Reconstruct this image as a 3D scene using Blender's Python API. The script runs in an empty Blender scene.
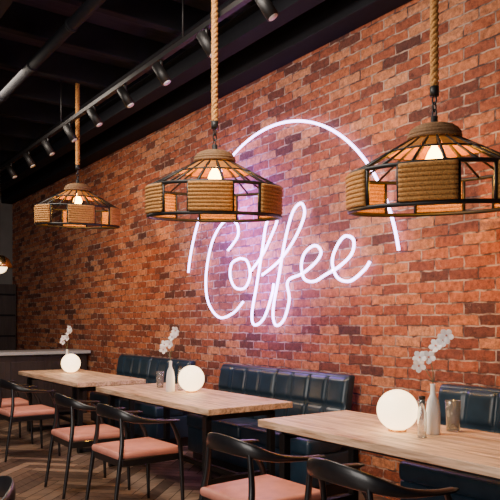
import bpy, bmesh, math, random
from mathutils import Vector, Matrix
random.seed(4)
PI=math.pi
# ---------------------------------------------------------------- materials
def nmat(name):
    m=bpy.data.materials.new(name); m.use_nodes=True
    nt=m.node_tree; b=nt.nodes['Principled BSDF']; return m,nt,b
def simple(name,col,rough=.5,metal=0,emit=None,es=0,var=0.0,scale=20,bump=0.0,trans=0,coat=0,spec=.5):
    m,nt,b=nmat(name)
    b.inputs['Base Color'].default_value=(*col,1)
    b.inputs['Roughness'].default_value=rough
    b.inputs['Metallic'].default_value=metal
    b.inputs['Specular IOR Level'].default_value=spec
    b.inputs['Transmission Weight'].default_value=trans
    b.inputs['Coat Weight'].default_value=coat
    if emit:
        b.inputs['Emission Color'].default_value=(*emit,1); b.inputs['Emission Strength'].default_value=es
    if var or bump:
        tc=nt.nodes.new('ShaderNodeTexCoord'); n=nt.nodes.new('ShaderNodeTexNoise')
        n.inputs['Scale'].default_value=scale; n.inputs['Detail'].default_value=5
        nt.links.new(tc.outputs['Object'],n.inputs['Vector'])
        if var:
            r=nt.nodes.new('ShaderNodeValToRGB')
            r.color_ramp.elements[0].position=.3; r.color_ramp.elements[1].position=.7
            r.color_ramp.elements[0].color=(*[c*(1-var) for c in col],1)
            r.color_ramp.elements[1].color=(*[min(1,c*(1+var)) for c in col],1)
            nt.links.new(n.outputs['Fac'],r.inputs[0]); nt.links.new(r.outputs[0],b.inputs['Base Color'])
        if bump:
            bp=nt.nodes.new('ShaderNodeBump'); bp.inputs['Strength'].default_value=bump; bp.inputs['Distance'].default_value=.01
            nt.links.new(n.outputs['Fac'],bp.inputs['Height']); nt.links.new(bp.outputs[0],b.inputs['Normal'])
    return m
def wood(name,c1,c2,rough=.5,axis='Y',sc=1.0,dist=.6):
    m,nt,b=nmat(name); L=nt.links
    tc=nt.nodes.new('ShaderNodeTexCoord'); mp=nt.nodes.new('ShaderNodeMapping')
    s={'X':(1.2,14,14),'Y':(14,1.2,14),'Z':(14,14,1.2)}[axis]
    mp.inputs['Scale'].default_value=[v*sc for v in s]
    L.new(tc.outputs['Object'],mp.inputs[0])
    n=nt.nodes.new('ShaderNodeTexNoise'); n.inputs['Scale'].default_value=1.6; n.inputs['Detail'].default_value=8; n.inputs['Distortion'].default_value=dist
    n.inputs['Roughness'].default_value=.62
    L.new(mp.outputs[0],n.inputs['Vector'])
    r=nt.nodes.new('ShaderNodeValToRGB'); r.color_ramp.elements[0].position=.34; r.color_ramp.elements[1].position=.62
    r.color_ramp.elements[0].color=(*c1,1); r.color_ramp.elements[1].color=(*c2,1)
    L.new(n.outputs['Fac'],r.inputs[0]); L.new(r.outputs[0],b.inputs['Base Color'])
    bp=nt.nodes.new('ShaderNodeBump'); bp.inputs['Strength'].default_value=.25; bp.inputs['Distance'].default_value=.004
    L.new(n.outputs['Fac'],bp.inputs['Height']); L.new(bp.outputs[0],b.inputs['Normal'])
    b.inputs['Roughness'].default_value=rough
    return m
def brickmat():
    m,nt,b=nmat('brick_masonry'); L=nt.links; N=nt.nodes.new
    tc=N('ShaderNodeTexCoord'); sx=N('ShaderNodeSeparateXYZ'); cx=N('ShaderNodeCombineXYZ')
    L.new(tc.outputs['Object'],sx.inputs[0]); L.new(sx.outputs['Y'],cx.inputs['X']); L.new(sx.outputs['Z'],cx.inputs['Y'])
    dn=N('ShaderNodeTexNoise'); dn.inputs['Scale'].default_value=11; dn.inputs['Detail'].default_value=4
    L.new(tc.outputs['Object'],dn.inputs['Vector'])
    ms=N('ShaderNodeVectorMath'); ms.operation='MULTIPLY_ADD'
    ms.inputs[1].default_value=(.035,.026,0); L.new(dn.outputs['Color'],ms.inputs[0]); L.new(cx.outputs[0],ms.inputs[2])
    br=N('ShaderNodeTexBrick'); br.offset=.5
    br.inputs['Color1'].default_value=(0,0,0,1); br.inputs['Color2'].default_value=(1,1,1,1); br.inputs['Mortar'].default_value=(.5,.5,.5,1)
    br.inputs['Scale'].default_value=1; br.inputs['Mortar Size'].default_value=.0072; br.inputs['Mortar Smooth'].default_value=.35
    br.inputs['Brick Width'].default_value=.245; br.inputs['Row Height'].default_value=.079
    L.new(ms.outputs[0],br.inputs['Vector'])
    r=N('ShaderNodeValToRGB'); cr=r.color_ramp
    cols=[(0,(.11,.034,.022)),(.2,(.27,.068,.032)),(.5,(.42,.108,.042)),(.75,(.53,.162,.060)),(1,(.64,.26,.12))]
    cr.elements[0].color=(*cols[0][1],1); cr.elements[1].color=(*cols[-1][1],1)
    for p,c in cols[1:-1]:
        e=cr.elements.new(p); e.color=(*c,1)
    L.new(br.outputs['Color'],r.inputs[0])
    n2=N('ShaderNodeTexNoise'); n2.inputs['Scale'].default_value=26; n2.inputs['Detail'].default_value=9; n2.inputs['Roughness'].default_value=.75
    L.new(tc.outputs['Object'],n2.inputs['Vector'])
    r2=N('ShaderNodeValToRGB'); r2.color_ramp.elements[0].position=.34; r2.color_ramp.elements[1].position=.66
    r2.color_ramp.elements[0].color=(.40,.36,.36,1); r2.color_ramp.elements[1].color=(1.38,1.38,1.38,1)
    L.new(n2.outputs['Fac'],r2.inputs[0])
    mu=N('ShaderNodeMix'); mu.data_type='RGBA'; mu.blend_type='MULTIPLY'; mu.inputs['Factor'].default_value=1
    L.new(r.outputs[0],mu.inputs['A']); L.new(r2.outputs[0],mu.inputs['B'])
    n3=N('ShaderNodeTexNoise'); n3.inputs['Scale'].default_value=6; n3.inputs['Detail'].default_value=10; n3.inputs['Roughness'].default_value=.8
    L.new(tc.outputs['Object'],n3.inputs['Vector'])
    r3=N('ShaderNodeValToRGB'); r3.color_ramp.elements[0].position=.59; r3.color_ramp.elements[1].position=.70
    r3.color_ramp.elements[1].color=(.6,.6,.6,1)
    L.new(n3.outputs['Fac'],r3.inputs[0])
    mw=N('ShaderNodeMix'); mw.data_type='RGBA'; mw.inputs['B'].default_value=(.62,.41,.30,1)
    L.new(r3.outputs[0],mw.inputs['Factor']); L.new(mu.outputs['Result'],mw.inputs['A'])
    mm=N('ShaderNodeMix'); mm.data_type='RGBA'
    n4=N('ShaderNodeValToRGB'); n4.color_ramp.elements[0].position=.42; n4.color_ramp.elements[1].position=.58
    n4.color_ramp.elements[0].color=(.10,.05,.04,1); n4.color_ramp.elements[1].color=(.55,.37,.28,1)
    L.new(dn.outputs['Fac'],n4.inputs[0]); L.new(n4.outputs[0],mm.inputs['B'])
    L.new(br.outputs['Fac'],mm.inputs['Factor']); L.new(mw.outputs['Result'],mm.inputs['A'])
    L.new(mm.outputs['Result'],b.inputs['Base Color'])
    b.inputs['Roughness'].default_value=.8
    h=N('ShaderNodeMath'); h.operation='MULTIPLY_ADD'; h.inputs[1].default_value=-1.3
    L.new(br.outputs['Fac'],h.inputs[0]); L.new(n2.outputs['Fac'],h.inputs[2])
    bp=N('ShaderNodeBump'); bp.inputs['Strength'].default_value=1; bp.inputs['Distance'].default_value=.018
    L.new(h.outputs[0],bp.inputs['Height']); L.new(bp.outputs[0],b.inputs['Normal'])
    return m
M={}
M['brick']=brickmat()
M['blackwood']=simple('black_lacquered_wood',(.009,.008,.009),.35,var=.3,scale=30,coat=.15)
M['metal']=simple('black_metal',(.009,.008,.008),.5,.2)
M['pink']=simple('salmon_leather',(.62,.235,.17),.5,var=.12,scale=12,bump=.08)
M['navy']=simple('navy_leather',(.013,.030,.050),.32,var=.25,scale=10,bump=.1)
M['tabletop']=wood('oak_tabletop',(.34,.19,.10),(.86,.59,.39),.5,'Y',1.3,.9)
M['rope']=simple('hemp_rope',(.42,.19,.045),.85,var=.5,scale=110,bump=.6)
M['caprope']=simple('dark_rope_cap',(.17,.085,.033),.8,var=.35,scale=90,bump=.5)
M['slat']=wood('bamboo_slat',(.22,.060,.002),(.40,.135,.005),.7,'Z',2)
M['bulb']=simple('edison_bulb_glow',(1,.6,.2),.3,emit=(1,.46,.07),es=34)
M['brass']=simple('brass',(.75,.48,.2),.25,1)
M['globe']=simple('opal_globe_glow',(1,.95,.85),.3,emit=(1,.70,.37),es=4.6)
M['neon']=simple('neon_tube_glow',(1,.95,1),.3,emit=(.68,.47,1.0),es=10)
M['white']=simple('white_ceramic',(.85,.84,.82),.3)
M['petal']=simple('orchid_petal',(.95,.92,.92),.6,var=.04,scale=30)
M['stem']=simple('orchid_stem',(.10,.13,.05),.6)
M['glass']=simple('clear_glass',(.92,.95,.95),.05,trans=.9)
M['ceil']=wood('dark_ceiling_boards',(.009,.007,.008),(.026,.019,.019),.8,'X')
M['beam']=simple('charcoal_steel',(.006,.006,.009),.75,0,var=.2,spec=.25)
M['plaster']=simple('grey_plaster',(.17,.16,.15),.85,var=.12,scale=4,bump=.1)
M['stone']=simple('counter_stone',(.42,.43,.45),.3,var=.1)
M['darkwood']=wood('dark_cabinet',(.018,.013,.012),(.04,.028,.024),.5,'Z')
M['grout']=simple('floor_gap',(.012,.009,.008),.8)
fl=[((.11,.066,.046),(.24,.15,.10)),((.08,.047,.034),(.17,.105,.072)),((.19,.12,.083),(.36,.24,.165)),((.06,.038,.028),(.12,.075,.054))]
for i,(a,b_) in enumerate(fl): M['fl%d'%i]=wood('parquet_%d'%i,a,b_,.38,'Y' if i%2 else 'X',1.5)

# ---------------------------------------------------------------- builder
class B:
    def __init__(s): s.v=[];s.f=[];s.m=[];s.sm=[];s.mats=[]
    def mi(s,k):
        if k not in s.mats: s.mats.append(k)
        return s.mats.index(k)
    def add(s,vs,fs,k,smooth=False,mat=None):
        o=len(s.v); i=s.mi(k)
        for p in vs:
            p=Vector(p)
            if mat is not None: p=mat@p
            s.v.append(p)
        for f in fs: s.f.append([q+o for q in f]); s.m.append(i); s.sm.append(smooth)
    def box(s,c,size,k,bev=0,seg=2,rot=None,fn=None,smooth=False):
        bm=bmesh.new(); bmesh.ops.create_cube(bm,size=1)
        for v in bm.verts: v.co=Vector((v.co.x*size[0],v.co.y*size[1],v.co.z*size[2]))
        if bev: bmesh.ops.bevel(bm,geom=bm.edges[:],offset=bev,segments=seg,affect='EDGES',profile=.5)
        mt=Matrix.Translation(c)
        if rot is not None: mt=mt@rot
        bm.verts.index_update()
        vs=[v.co.copy() for v in bm.verts]
        if fn: vs=[fn(v) for v in vs]
        s.add(vs,[[v.index for v in f.verts] for f in bm.faces],k,smooth or (bev>0 and seg>2),mt); bm.free()
    def tube(s,pts,r,k,seg=10,closed=False,cap=True,ab=None,smooth=True):
        pts=[Vector(p) for p in pts]; n=len(pts); vs=[];fs=[]
        up=Vector((0,0,1)); prev=None
        for i,p in enumerate(pts):
            if closed: t=(pts[(i+1)%n]-pts[i-1])
            else: t=pts[min(i+1,n-1)]-pts[max(i-1,0)]
            t.normalize()
            if prev is None:
                a=up.cross(t)
                if a.length<.15: a=Vector((1,0,0)).cross(t)
                a.normalize()
            else:
                a=prev-t*prev.dot(t)
                if ab is not None:
                    a2=up.cross(t)
                    if a2.length>.2: a=a2
                a.normalize()
            prev=a; bvec=t.cross(a)
            ra=rb=(r[i] if isinstance(r,(list,tuple)) else r)
            if ab: ra,rb=ab(i/(n-1))
            for j in range(seg):
                th=2*PI*(j+.5)/seg
                vs.append(p+a*math.cos(th)*ra+bvec*math.sin(th)*rb)
        rng=n if closed else n-1
        for i in range(rng):
            for j in range(seg):
                i2=(i+1)%n; j2=(j+1)%seg
                fs.append([i*seg+j,i*seg+j2,i2*seg+j2,i2*seg+j])
        if cap and not closed:
            fs.append(list(range(seg))[::-1]); fs.append([(n-1)*seg+j for j in range(seg)])
        s.add(vs,fs,k,smooth)
    def lathe(s,prof,c,k,seg=32,mat=None):
        vs=[];fs=[]; n=len(prof)
        for (r,z) in prof:
            for j in range(seg):
                a=2*PI*j/seg; vs.append((r*math.cos(a),r*math.sin(a),z))
        for i in range(n-1):
            for j in range(seg):
                j2=(j+1)%seg
                fs.append([i*seg+j,i*seg+j2,(i+1)*seg+j2,(i+1)*seg+j])
        mt=Matrix.Translation(c)
        if mat is not None: mt=mt@mat
        s.add(vs,fs,k,True,mt)
    def ring(s,R,z,r,k,a0=0,a1=2*PI,n=64,seg=8,c=(0,0)):
        full=abs(a1-a0-2*PI)<1e-4
        m=n if full else n+1
        pts=[(c[0]+R*math.cos(a0+(a1-a0)*i/n),c[1]+R*math.sin(a0+(a1-a0)*i/n),z) for i in range(m)]
        s.tube(pts,r,k,seg,closed=full)
    def obj(s,name,loc=(0,0,0),rz=0,mesh=None):
        if mesh is None:
            mesh=bpy.data.meshes.new(name)
            mesh.from_pydata([tuple(v) for v in s.v],[],s.f)
            for k in s.mats: mesh.materials.append(M[k])
            mesh.polygons.foreach_set('material_index',s.m)
            mesh.polygons.foreach_set('use_smooth',s.sm)
            mesh.update()
        o=bpy.data.objects.new(name,mesh); bpy.context.collection.objects.link(o)
        o.location=loc; o.rotation_euler=(0,0,rz); return o
def bez(pts,n=8,closed=False):
    P=[Vector(p) for p in pts]; out=[]
    m=len(P)
    for i in range(m-1):
        p0=P[max(i-1,0)];p1=P[i];p2=P[i+1];p3=P[min(i+2,m-1)]
        for j in range(n):
            t=j/n
            out.append(.5*((2*p1)+(p2-p0)*t+(2*p0-5*p1+4*p2-p3)*t*t+(3*p1-p0-3*p2+p3)*t**3))
    out.append(P[-1]); return out
# ---------------------------------------------------------------- room
XW=3.8; YF=13.5; ZC=4.25; X0=-3.5; Y0=-2.5
b=B(); b.box((XW+.1,(Y0+YF)/2,ZC/2),(.2,YF-Y0,ZC),'brick'); b.obj('wall_right')
b=B(); b.box(((X0+XW)/2+.1,YF+.1,ZC/2),(XW-X0+.2,.2,ZC),'plaster'); b.obj('wall_far')
b=B(); b.box(((X0+XW)/2,(Y0+YF)/2,ZC+.05),(XW-X0,YF-Y0,.1),'ceil'); b.obj('ceiling')
# herringbone floor
b=B(); b.box(((X0+XW)/2,(Y0+YF)/2,-.055),(XW-X0,YF-Y0,.1),'grout')
w=.11; n=5; g=.003; rt=Matrix.Rotation(PI/4,2)
bm=bmesh.new(); mats=[]
for k in range(-160,260):
    for mcol in range(-20,25):
        for kind in (0,1):
            x=k+2*n*mcol; y=k
            if kind==0: r=(x*w+g,y*w+g,(x+n)*w-g,(y+1)*w-g)
            else: r=((x+n)*w+g,(y+1-n)*w+g,(x+n+1)*w-g,(y+1)*w-g)
            cs=[rt@Vector(p) for p in ((r[0],r[1]),(r[2],r[1]),(r[2],r[3]),(r[0],r[3]))]
            cx=sum(p.x for p in cs)/4; cy=sum(p.y for p in cs)/4
            if cx<-1.5 or cx>XW+.3 or cy<.3 or cy>YF+.3: continue
            f=bm.faces.new([bm.verts.new((p.x,p.y,0)) for p in cs]); f.material_index=random.randrange(4)
for co,no in (((XW,0,0),(1,0,0)),((0,YF,0),(0,1,0))):
    bmesh.ops.bisect_plane(bm,geom=bm.verts[:]+bm.edges[:]+bm.faces[:],plane_co=co,plane_no=no,clear_outer=True)
bm.verts.index_update()
vs=[v.co.copy() for v in bm.verts]
for q in range(4): b.mi('fl%d'%q)
o0=len(b.v); b.v+=vs
for f in bm.faces:
    b.f.append([v.index+o0 for v in f.verts]); b.m.append(b.mi('fl%d'%f.material_index)); b.sm.append(False)
bm.free()
b.obj('floor')
b=B(); b.box((XW-.11,(Y0+YF)/2,3.99),(.22,YF-Y0,.52),'beam',.01); b.obj('trim_soffit')
b=B()
y=1.0
while y<13.3:
    b.box(((X0+XW-.22)/2,y,4.12),(XW-.22-X0,.09,.26),'beam',.008); y+=.85
b.obj('ceiling_joists')
b=B()
for x in (3.25,1.35,-.3):
    b.box((x,(Y0+YF)/2,3.965),(.16,YF-Y0,.014),'beam'); b.box((x,(Y0+YF)/2,3.78),(.16,YF-Y0,.014),'beam'); b.box((x,(Y0+YF)/2,3.87),(.012,YF-Y0,.18),'beam')
b.obj('steel_ceiling_beams')
b=B(); b.tube([(2.0,Y0,3.86),(2.0,YF,3.86)],.05,'beam',24)
for i in range(15): b.tube([(2.0,-2+i*1.05,3.86),(2.0,-1.96+i*1.05,3.86)],.06,'beam',24)
b.obj('ventilation_duct')
b=B(); b.tube([(2.95,Y0,3.93),(2.95,YF,3.93)],.025,'beam',10); b.tube([(.8,Y0,3.9),(.8,YF,3.9)],.035,'beam',10); b.obj('ceiling_conduit')
# track with spots
b=B(); b.box((2.63,5.8,3.6),(.045,9.5,.04),'metal')
for yy in (1.5,4.6,7.4,10.2): b.tube([(2.63,yy,3.6),(2.63,yy,4.2)],.008,'metal',6)
for yy in (2.1,2.8,3.5,4.24,4.97,5.68,6.42,7.12,7.86,8.6,9.4):
    b.tube([(2.63,yy,3.6),(2.63,yy,3.52)],.014,'metal',8)
    d=Vector((.35,-.35,-.8)).normalized(); c=Vector((2.63,yy,3.47))
    b.tube([c-d*.09,c-d*.085,c+d*.1],[.03,.042,.045],'metal',18)
    b.tube([c+d*.101,c+d*.104],.034,'white',18)
b.obj('track_spotlights')
# ---------------------------------------------------------------- tables
def table(y0,y1,name='dining_table'):
    b=B(); L=y1-y0; W=.76
    for i in range(4):
        wd=W/4; b.box((-W/2+wd*(i+.5),0,.727),(wd-.003,L,.045),'tabletop',.004)
    b.box((0,0,.69),(W-.16,L-.3,.03),'metal')
    for e in (-1,1):
        yy=e*(L/2-.16)
        for x in (-.29,.29):
            b.box((x,yy,.345),(.05,.05,.66),'metal',.004)
        b.box((0,yy,.665),(.6,.05,.04),'metal',.004); b.box((0,yy,.035),(.6,.05,.04),'metal',.004)
    b.box((0,0,.2),(.04,L-.32,.04),'metal',.004)
    for e in (-1,1): b.box((0,e*(L/2-.16),.2),(.58,.04,.04),'metal')
    return b.obj(name,(2.8,(y0+y1)/2,0))
table(1.3,3.3)
for a in (3.88,6.35): table(a,a+2.0)
# ---------------------------------------------------------------- chair
def chair_builder():
    b=B()
    rail=bez([(.20,-.275,.665),(.06,-.285,.672),(-.10,-.262,.69),(-.21,-.175,.725),(-.255,0,.745),(-.21,.175,.725),(-.10,.262,.69),(.06,.285,.672),(.20,.275,.665)],7)
    def ab(t):
        q=math.sin(PI*t)**2
        e=1 if .03<t<.97 else .55
        return ((.024*(1-q)+.011*q)*e,(.012*(1-q)+.046*q**1.5)*e)
    b.tube(rail,0,'blackwood',14,ab=ab)
    for s in (-1,1):
        b.tube(bez([(.245,s*.255,0),(.225,s*.25,.44),(.185,s*.268,.57),(.13,s*.278,.667)],6),[.011+.006*math.sin(PI*i/18) for i in range(19)],'blackwood',10)
        b.tube(bez([(-.285,s*.225,0),(-.225,s*.215,.42),(-.205,s*.20,.56),(-.205,s*.18,.72)],6),[.011+.006*math.sin(PI*i/18) for i in range(19)],'blackwood',10)
        b.box((0,s*.225,.405),(.44,.022,.05),'blackwood',.005)
    b.box((.222,0,.405),(.022,.45,.05),'blackwood',.005); b.box((-.222,0,.405),(.022,.42,.05),'blackwood',.005)
    def fn(v):
        t=(v.x+.24)/.48
        return Vector((v.x,v.y*(.88+.12*t),v.z+(.008*(1-(v.y/.25)**2) if v.z>0 else 0)))
    b.box((0,0,.45),(.49,.50,.05),'pink',.022,4,fn=fn)
    return b
cb=chair_builder(); first=cb.obj('dining_chair',(2.08,4.32,0),.03)
for (x,y,r) in ((2.06,5.15,-.02),(2.07,2.80,.02),(2.08,1.99,-.03),(2.06,6.80,.03),(2.05,7.62,-.03),(.43,2.47,PI-.2)):
    cb.obj('dining_chair',(x,y,0),r,first.data)
# ---------------------------------------------------------------- banquette
def banquette():
    b=B(); L=1.85; nx=74; nz=22
    def pil(u,v):
        cu=abs(math.sin(u*PI)); cv=abs(math.sin(v*PI))
        return .028*(min(cu*2.2,1)*min(cv*2.2,1))**.5
    for seg in range(2):
        y0=-L/2+seg*L/2+.006; y1=y0+L/2-.012
        vs=[];fs=[]
        for i in range(nx+1):
            for j in range(nz+1):
                u=i/nx; v=j/nz
                yy=y0+(y1-y0)*u; z=.44+.49*v
                x=.02+.09*v-pil(u*4,v*2)
                if v>.93: x+=.02*((v-.93)/.07)**2
                vs.append((x,yy,z))
        for i in range(nx):
            for j in range(nz):
                a=i*(nz+1)+j; fs.append([a,a+1,a+nz+2,a+nz+1])
        b.add(vs,fs,'navy',True)
        b.box((.06,(y0+y1)/2,.69),(.08,y1-y0,.49),'navy',.02,3,fn=lambda v:Vector((v.x+(v.z+.25)*.17,v.y,v.z)))
        b.box((-.14,(y0+y1)/2,.40),(.36,y1-y0,.13),'navy',.035,4)
    b.box((-.05,0,.22),(.5,L-.02,.24),'navy',.015,3)
    b.box((-.04,0,.05),(.44,L-.1,.1),'blackwood')
    return b
bb=banquette(); f0=bb.obj('banquette_sofa',(3.55,1.97,0))
for y in (4.68,7.15): bb.obj('banquette_sofa',(3.55,y,0),0,f0.data)
# ---------------------------------------------------------------- pendant lamps
def rope_strands(b,x,y,z0,z1,R):
    rs=R*.55; st=.009; n=int((z1-z0)/st)
    for s in range(3):
        pts=[(x+R*.46*math.cos(2*PI*(s/3)+i*st*2*PI/(R*4.2)),y+R*.46*math.sin(2*PI*(s/3)+i*st*2*PI/(R*4.2)),z0+(z1-z0)*i/n) for i in range(n+1)]
        b.tube(pts,rs,'rope',6)
def pendant(x,y,z,rot,top,R=.485,tilt=5.5):
    b=B(); H=.205; zc=.40
    b.ring(R,0,.013,'metal'); b.ring(R,H,.012,'metal')
    for q in range(6):
        a=q*PI/3+rot; da=math.radians(17)
        nt=8
        for i in range(nt):
            zz=.012+(H-.012)*(i+.5)/nt
            b.ring(R+.010,zz,(H-.02)/nt*.56,'rope',a-da,a+da,10,8)
        for e in (-1,1):
            aa=a+e*da*1.06
            b.tube([(R*math.cos(aa),R*math.sin(aa),0),(R*math.cos(aa),R*math.sin(aa),H)],.010,'metal',6)
    ns=18
    for q in range(ns):
        a=2*PI*(q+.5)/ns+rot
        ca,sa=math.cos(a),math.sin(a)
        b.tube([(.12*ca,.12*sa,zc),(R*ca,R*sa,H)],.0075,'metal',6)
        a0=a+.06; a1=a+2*PI/ns-.06
        def P(r,an): 
            t=(r-.12)/(R-.12); return (r*math.cos(an),r*math.sin(an),zc+(H-zc)*t+.002)
        v=[P(.12,a0),P(.27,a0),P(.27,a1),P(.12,a1)]
        v2=[(p[0],p[1],p[2]-.006) for p in v]
        b.add(v+v2,[[0,1,2,3],[7,6,5,4],[0,4,5,1],[1,5,6,2],[2,6,7,3],[3,7,4,0]],'slat')
    b.ring(.27,zc+(H-zc)*(.15/.365),.006,'metal')
    for i in range(6):
        t=i/5; b.ring(.135*math.cos(t*1.25)+.008,zc+.005+.065*math.sin(t*1.4),.012,'caprope',n=32)
    b.lathe([(.13,zc),(.10,zc+.04),(.05,zc+.065),(.02,zc+.07),(.02,zc+.12),(0,zc+.12)],(0,0,0),'metal',24)
    # socket and bulb
    b.tube([(0,0,zc),(0,0,.365)],.022,'metal',12)
    b.lathe([(.016,.37),(.018,.35),(.036,.32),(.050,.285),(.042,.25),(.017,.232),(0,.228)],(0,0,0),'bulb',20)
    # shade hangs a few degrees off level from its chain
    c=Vector((-x,-y,0)).normalized(); ax=Vector((0,0,1)).cross(c); pv=Vector((0,0,zc+.12))
    T=Matrix.Translation(pv)@Matrix.Rotation(math.radians(tilt),4,ax)@Matrix.Translation(-pv)
    b.v=[T@v for v in b.v]
    for i in range(3):
        cc=zc+.135+i*.04
        pts=[]
        for j in range(12):
            th=2*PI*j/12; rr=.014*math.cos(th)
            pts.append(((rr if i%2 else 0),(0 if i%2 else rr),cc+.026*math.sin(th)))
        b.tube(pts,.005,'metal',6,closed=True)
    b.tube([(0,0,zc+.235),(0,0,zc+.29)],.026,'metal',14)
    rope_strands(b,0,0,zc+.28,top-z-.03,.026)
    b.lathe([(0,top-z-.05),(.05,top-z-.05),(.06,top-z-.03),(.06,top-z),(0,top-z)],(0,0,0),'metal',24)
    o=b.obj('pendant_lamp',(x,y,z))
    l=bpy.data.lights.new('bulb_light','POINT'); l.energy=32; l.color=(1,.44,.04); l.shadow_soft_size=.04
    lo=bpy.data.objects.new('bulb_light',l); bpy.context.collection.objects.link(lo); lo.parent=o; lo.location=(0,0,.14)
pendant(3.03,2.43,2.005,math.radians(-145),4.25)
pendant(2.57,4.03,2.125,math.radians(-126),4.25)
pendant(2.78,7.28,2.47,math.radians(-106),4.25,.465)
# ---------------------------------------------------------------- table items
def globe(x,y):
    b=B(); r=.113
    b.lathe([(r*math.sin(PI*i/24)+1e-4,r-r*math.cos(PI*i/24)+.004) for i in range(2,25)],(0,0,0),'globe',40)
    b.lathe([(0,0),(.05,0),(.05,.012),(.03,.014)],(0,0,0),'brass',24)
    b.obj('globe_table_lamp',(x,y,.7505))
for p in ((2.79,2.49),(2.91,4.94),(2.84,7.66)): globe(*p)
def vase(x,y,h=.27,ang=0):
    b=B()
    b.lathe([(0,0),(.036,0),(.039,.006),(.038,h*.45),(.030,h*.66),(.014,h*.8),(.013,h*.97),(.017,h),(.010,h),(.010,h*.7)],(0,0,0),'white',28)
    st=bez([(0,0,h*.5),(0,0,h),(.01,.01,h+.07),(.03,.04,h+.15),(.03,-.02,h+.21),(.02,-.09,h+.25)],6)
    b.tube(st,.0022,'stem',6)
    st2=bez([(0,0,h*.5),(0,0,h),(-.01,.03,h+.06),(-.01,.09,h+.13)],6); b.tube(st2,.002,'stem',6)
    rnd=random.Random(3)
    spots=[st[i] for i in (18,22,26,30)]+[st2[-1],st2[-4]]
    for c in spots:
        c=Vector(c)+Vector((rnd.uniform(-.02,.0),rnd.uniform(-.015,.015),rnd.uniform(-.02,.02)))
        R=Matrix.Rotation(rnd.uniform(-.5,.5)+PI*1.15,4,'Z')@Matrix.Rotation(PI/2+rnd.uniform(-.5,.4),4,'Y')
        for q in range(5):
            a=q*2*PI/5; rot=Matrix.Rotation(a,4,'Z')
            L=.040; W=.016
            vs=[(0,0,0)];fs=[]
            prof=[(.3,.6),(.6,1),(.85,.75),(1,.05)]
            for (t,ww) in prof:
                vs+= [(L*t,-W*ww,.012*t*t),(L*t,0,.012*t*t+.004),(L*t,W*ww,.012*t*t)]
            fs=[[0,1,2],[0,2,3]]
            for i in range(3):
                k=1+3*i; fs+=[[k,k+3,k+4,k+1],[k+1,k+4,k+5,k+2]]
            b.add(vs,fs,'petal',True,Matrix.Translation(c)@R@rot)
        b.tube([c,c+(R.to_3x3()@Vector((0,0,.012)))],.005,'pink',6)
    b.obj('orchid_vase',(x,y,.7505),ang)
vase(2.87,2.31); vase(2.77,5.06); vase(2.90,7.95)
def tumbler(x,y,r,h):
    b=B(); b.lathe([(0,0),(r*.85,0),(r,h),(r*.93,h),(r*.8,.012),(0,.012)],(0,0,0),'glass',28); b.obj('drinking_glass',(x,y,.7505))
tumbler(3.04,2.31,.042,.17); tumbler(2.88,5.46,.036,.15)
def carafe(x,y):
    b=B(); b.lathe([(0,0),(.024,0),(.024,.13),(.016,.15),(.016,.2),(.013,.2),(.013,.15),(.021,.13),(.021,.008),(0,.008)],(0,0,0),'glass',20)
    b.lathe([(0,.2),(.018,.2),(.018,.215),(0,.218)],(0,0,0),'metal',16); b.obj('glass_bottle',(x,y,.7505))
carafe(2.742,2.279); carafe(2.90,5.12)
# ---------------------------------------------------------------- counter, cabinet, brass pendant
b=B(); b.box((2.3,9.75,.45),(2.9,.62,.9),'darkwood',.005); b.box((2.29,9.72,.92),(2.98,.72,.045),'stone',.005)
for i in range(5): b.box((1.14+i*.58,9.432,.45),(.5,.016,.7),'darkwood',.005)
b.obj('bar_counter')
b=B(); b.box((3.35,13.27,1.05),(.8,.4,2.1),'darkwood',.005)
for i in range(5): b.box((3.35,13.06,.3+i*.4),(.76,.03,.03),'beam')
b.obj('shelf_cabinet')
b=B(); b.lathe([(.02,.17),(.06,.16),(.12,.12),(.16,.04),(.165,0),(.155,0),(.11,.11),(.02,.15)],(0,0,0),'brass',32)
b.lathe([(.1*math.sin(PI*i/16)+1e-4,-.1*math.cos(PI*i/16)+.02) for i in range(17)],(0,0,0),'globe',24)
b.tube([(0,0,.17),(0,0,4.25-2.1)],.006,'metal',6); b.obj('brass_pendant_lamp',(2.42,9.2,2.1))
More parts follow.
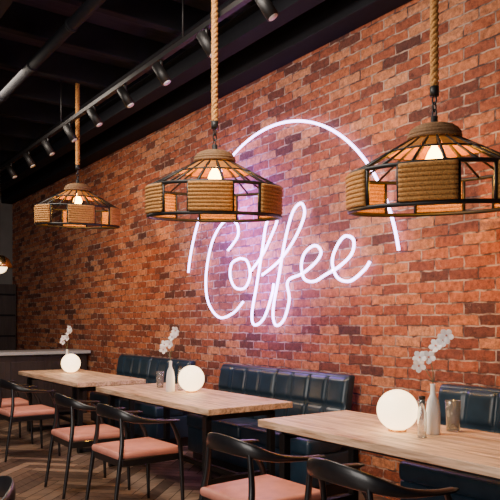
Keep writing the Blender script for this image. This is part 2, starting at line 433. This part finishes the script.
# ---------------------------------------------------------------- neon sign (wall coordinates: y, z)
W=[
[(5.64,2.1),(5.46,2.23),(5.5,2.37),(5.72,2.4),(5.95,2.21),(6.07,1.87),(6.03,1.58),(5.81,1.41),(5.55,1.45),(5.37,1.56)],
[(5.42,2.0),(5.57,1.96),(5.6,1.83),(5.51,1.71),(5.34,1.7),(5.25,1.82),(5.3,1.96),(5.42,2.0)],
[(5.25,1.85),(5.05,2.0),(4.9,2.18),(4.82,2.31),(4.9,2.38),(4.99,2.28),(5.05,2.05),(5.14,1.72),(5.22,1.43),(5.17,1.33),(5.02,1.4),(4.9,1.61),(4.87,1.72)],
[(5.05,1.81),(4.78,1.93),(4.56,2.11),(4.43,2.3),(4.47,2.41),(4.59,2.35),(4.7,2.11),(4.79,1.79),(4.88,1.47),(4.84,1.33),(4.72,1.38),(4.64,1.56),(4.66,1.73),(4.45,1.79),(4.27,1.88),(4.21,1.96),(4.29,2.02),(4.42,1.97),(4.47,1.86),(4.43,1.74),(4.3,1.71),(4.15,1.76),(3.98,1.82),(3.84,1.91),(3.82,2.02),(3.92,2.06),(4.02,1.98),(4.07,1.86),(4.01,1.73),(3.86,1.69),(3.7,1.77),(3.64,1.83)],
]
b=B()
for s in W:
    b.tube(bez([(3.76,y,z) for y,z in s],8),.013,'neon',8)
b.tube([(3.76,4.90+1.58*math.cos(t),1.62+1.58*math.sin(t)) for t in [math.radians(11+i*(159/60)) for i in range(61)]],.013,'neon',8)
for s in W:
    for y,z in s[::4]: b.tube([(3.8,y,z),(3.76,y,z)],.006,'metal',6)
b.obj('neon_coffee_sign')
# ---------------------------------------------------------------- lights
def area(name,loc,target,size,energy,col):
    l=bpy.data.lights.new(name,'AREA'); l.energy=energy; l.size=size; l.color=col
    o=bpy.data.objects.new(name,l); bpy.context.collection.objects.link(o); o.location=loc
    o.rotation_euler=(Vector(target)-Vector(loc)).to_track_quat('-Z','Y').to_euler(); return o
area('fill_light_left',(-3,1.5,2.2),(3.8,4.2,1.2),2.6,200,(1,.92,.85))  # added fill from the open left side, aimed at the brick wall; no window there
area('fill_light_overhead',(1.6,3.6,3.7),(3.0,3.8,.7),1.2,115,(1,.88,.76))  # added overhead fill to brighten the table tops; no ceiling fixture behind it
area('fill_light_overhead_rear',(1.6,7.2,3.7),(3.0,7.2,.7),1.2,85,(1,.86,.72))  # second added overhead fill, for the far table; no fixture modelled
area('neon_glow_light',(3.45,5.45,2.45),(3.8,5.45,2.4),.6,42,(.28,.11,1))
area('neon_glow_light',(3.5,5.0,1.75),(3.8,5.0,1.75),.5,16,(.32,.13,1))
wd=bpy.data.worlds.new('world'); bpy.context.scene.world=wd; wd.use_nodes=True
wd.node_tree.nodes['Background'].inputs[0].default_value=(.5,.5,.75,1); wd.node_tree.nodes['Background'].inputs[1].default_value=.07
# ---------------------------------------------------------------- camera
cd=bpy.data.cameras.new('camera'); cam=bpy.data.objects.new('camera',cd); bpy.context.collection.objects.link(cam)
cam.location=(0,0,1.35); cam.rotation_euler=(PI/2,0,-math.radians(35.6))
cd.sensor_width=36; cd.lens=36*657/500; cd.shift_y=.146; cd.clip_end=100
bpy.context.scene.camera=cam
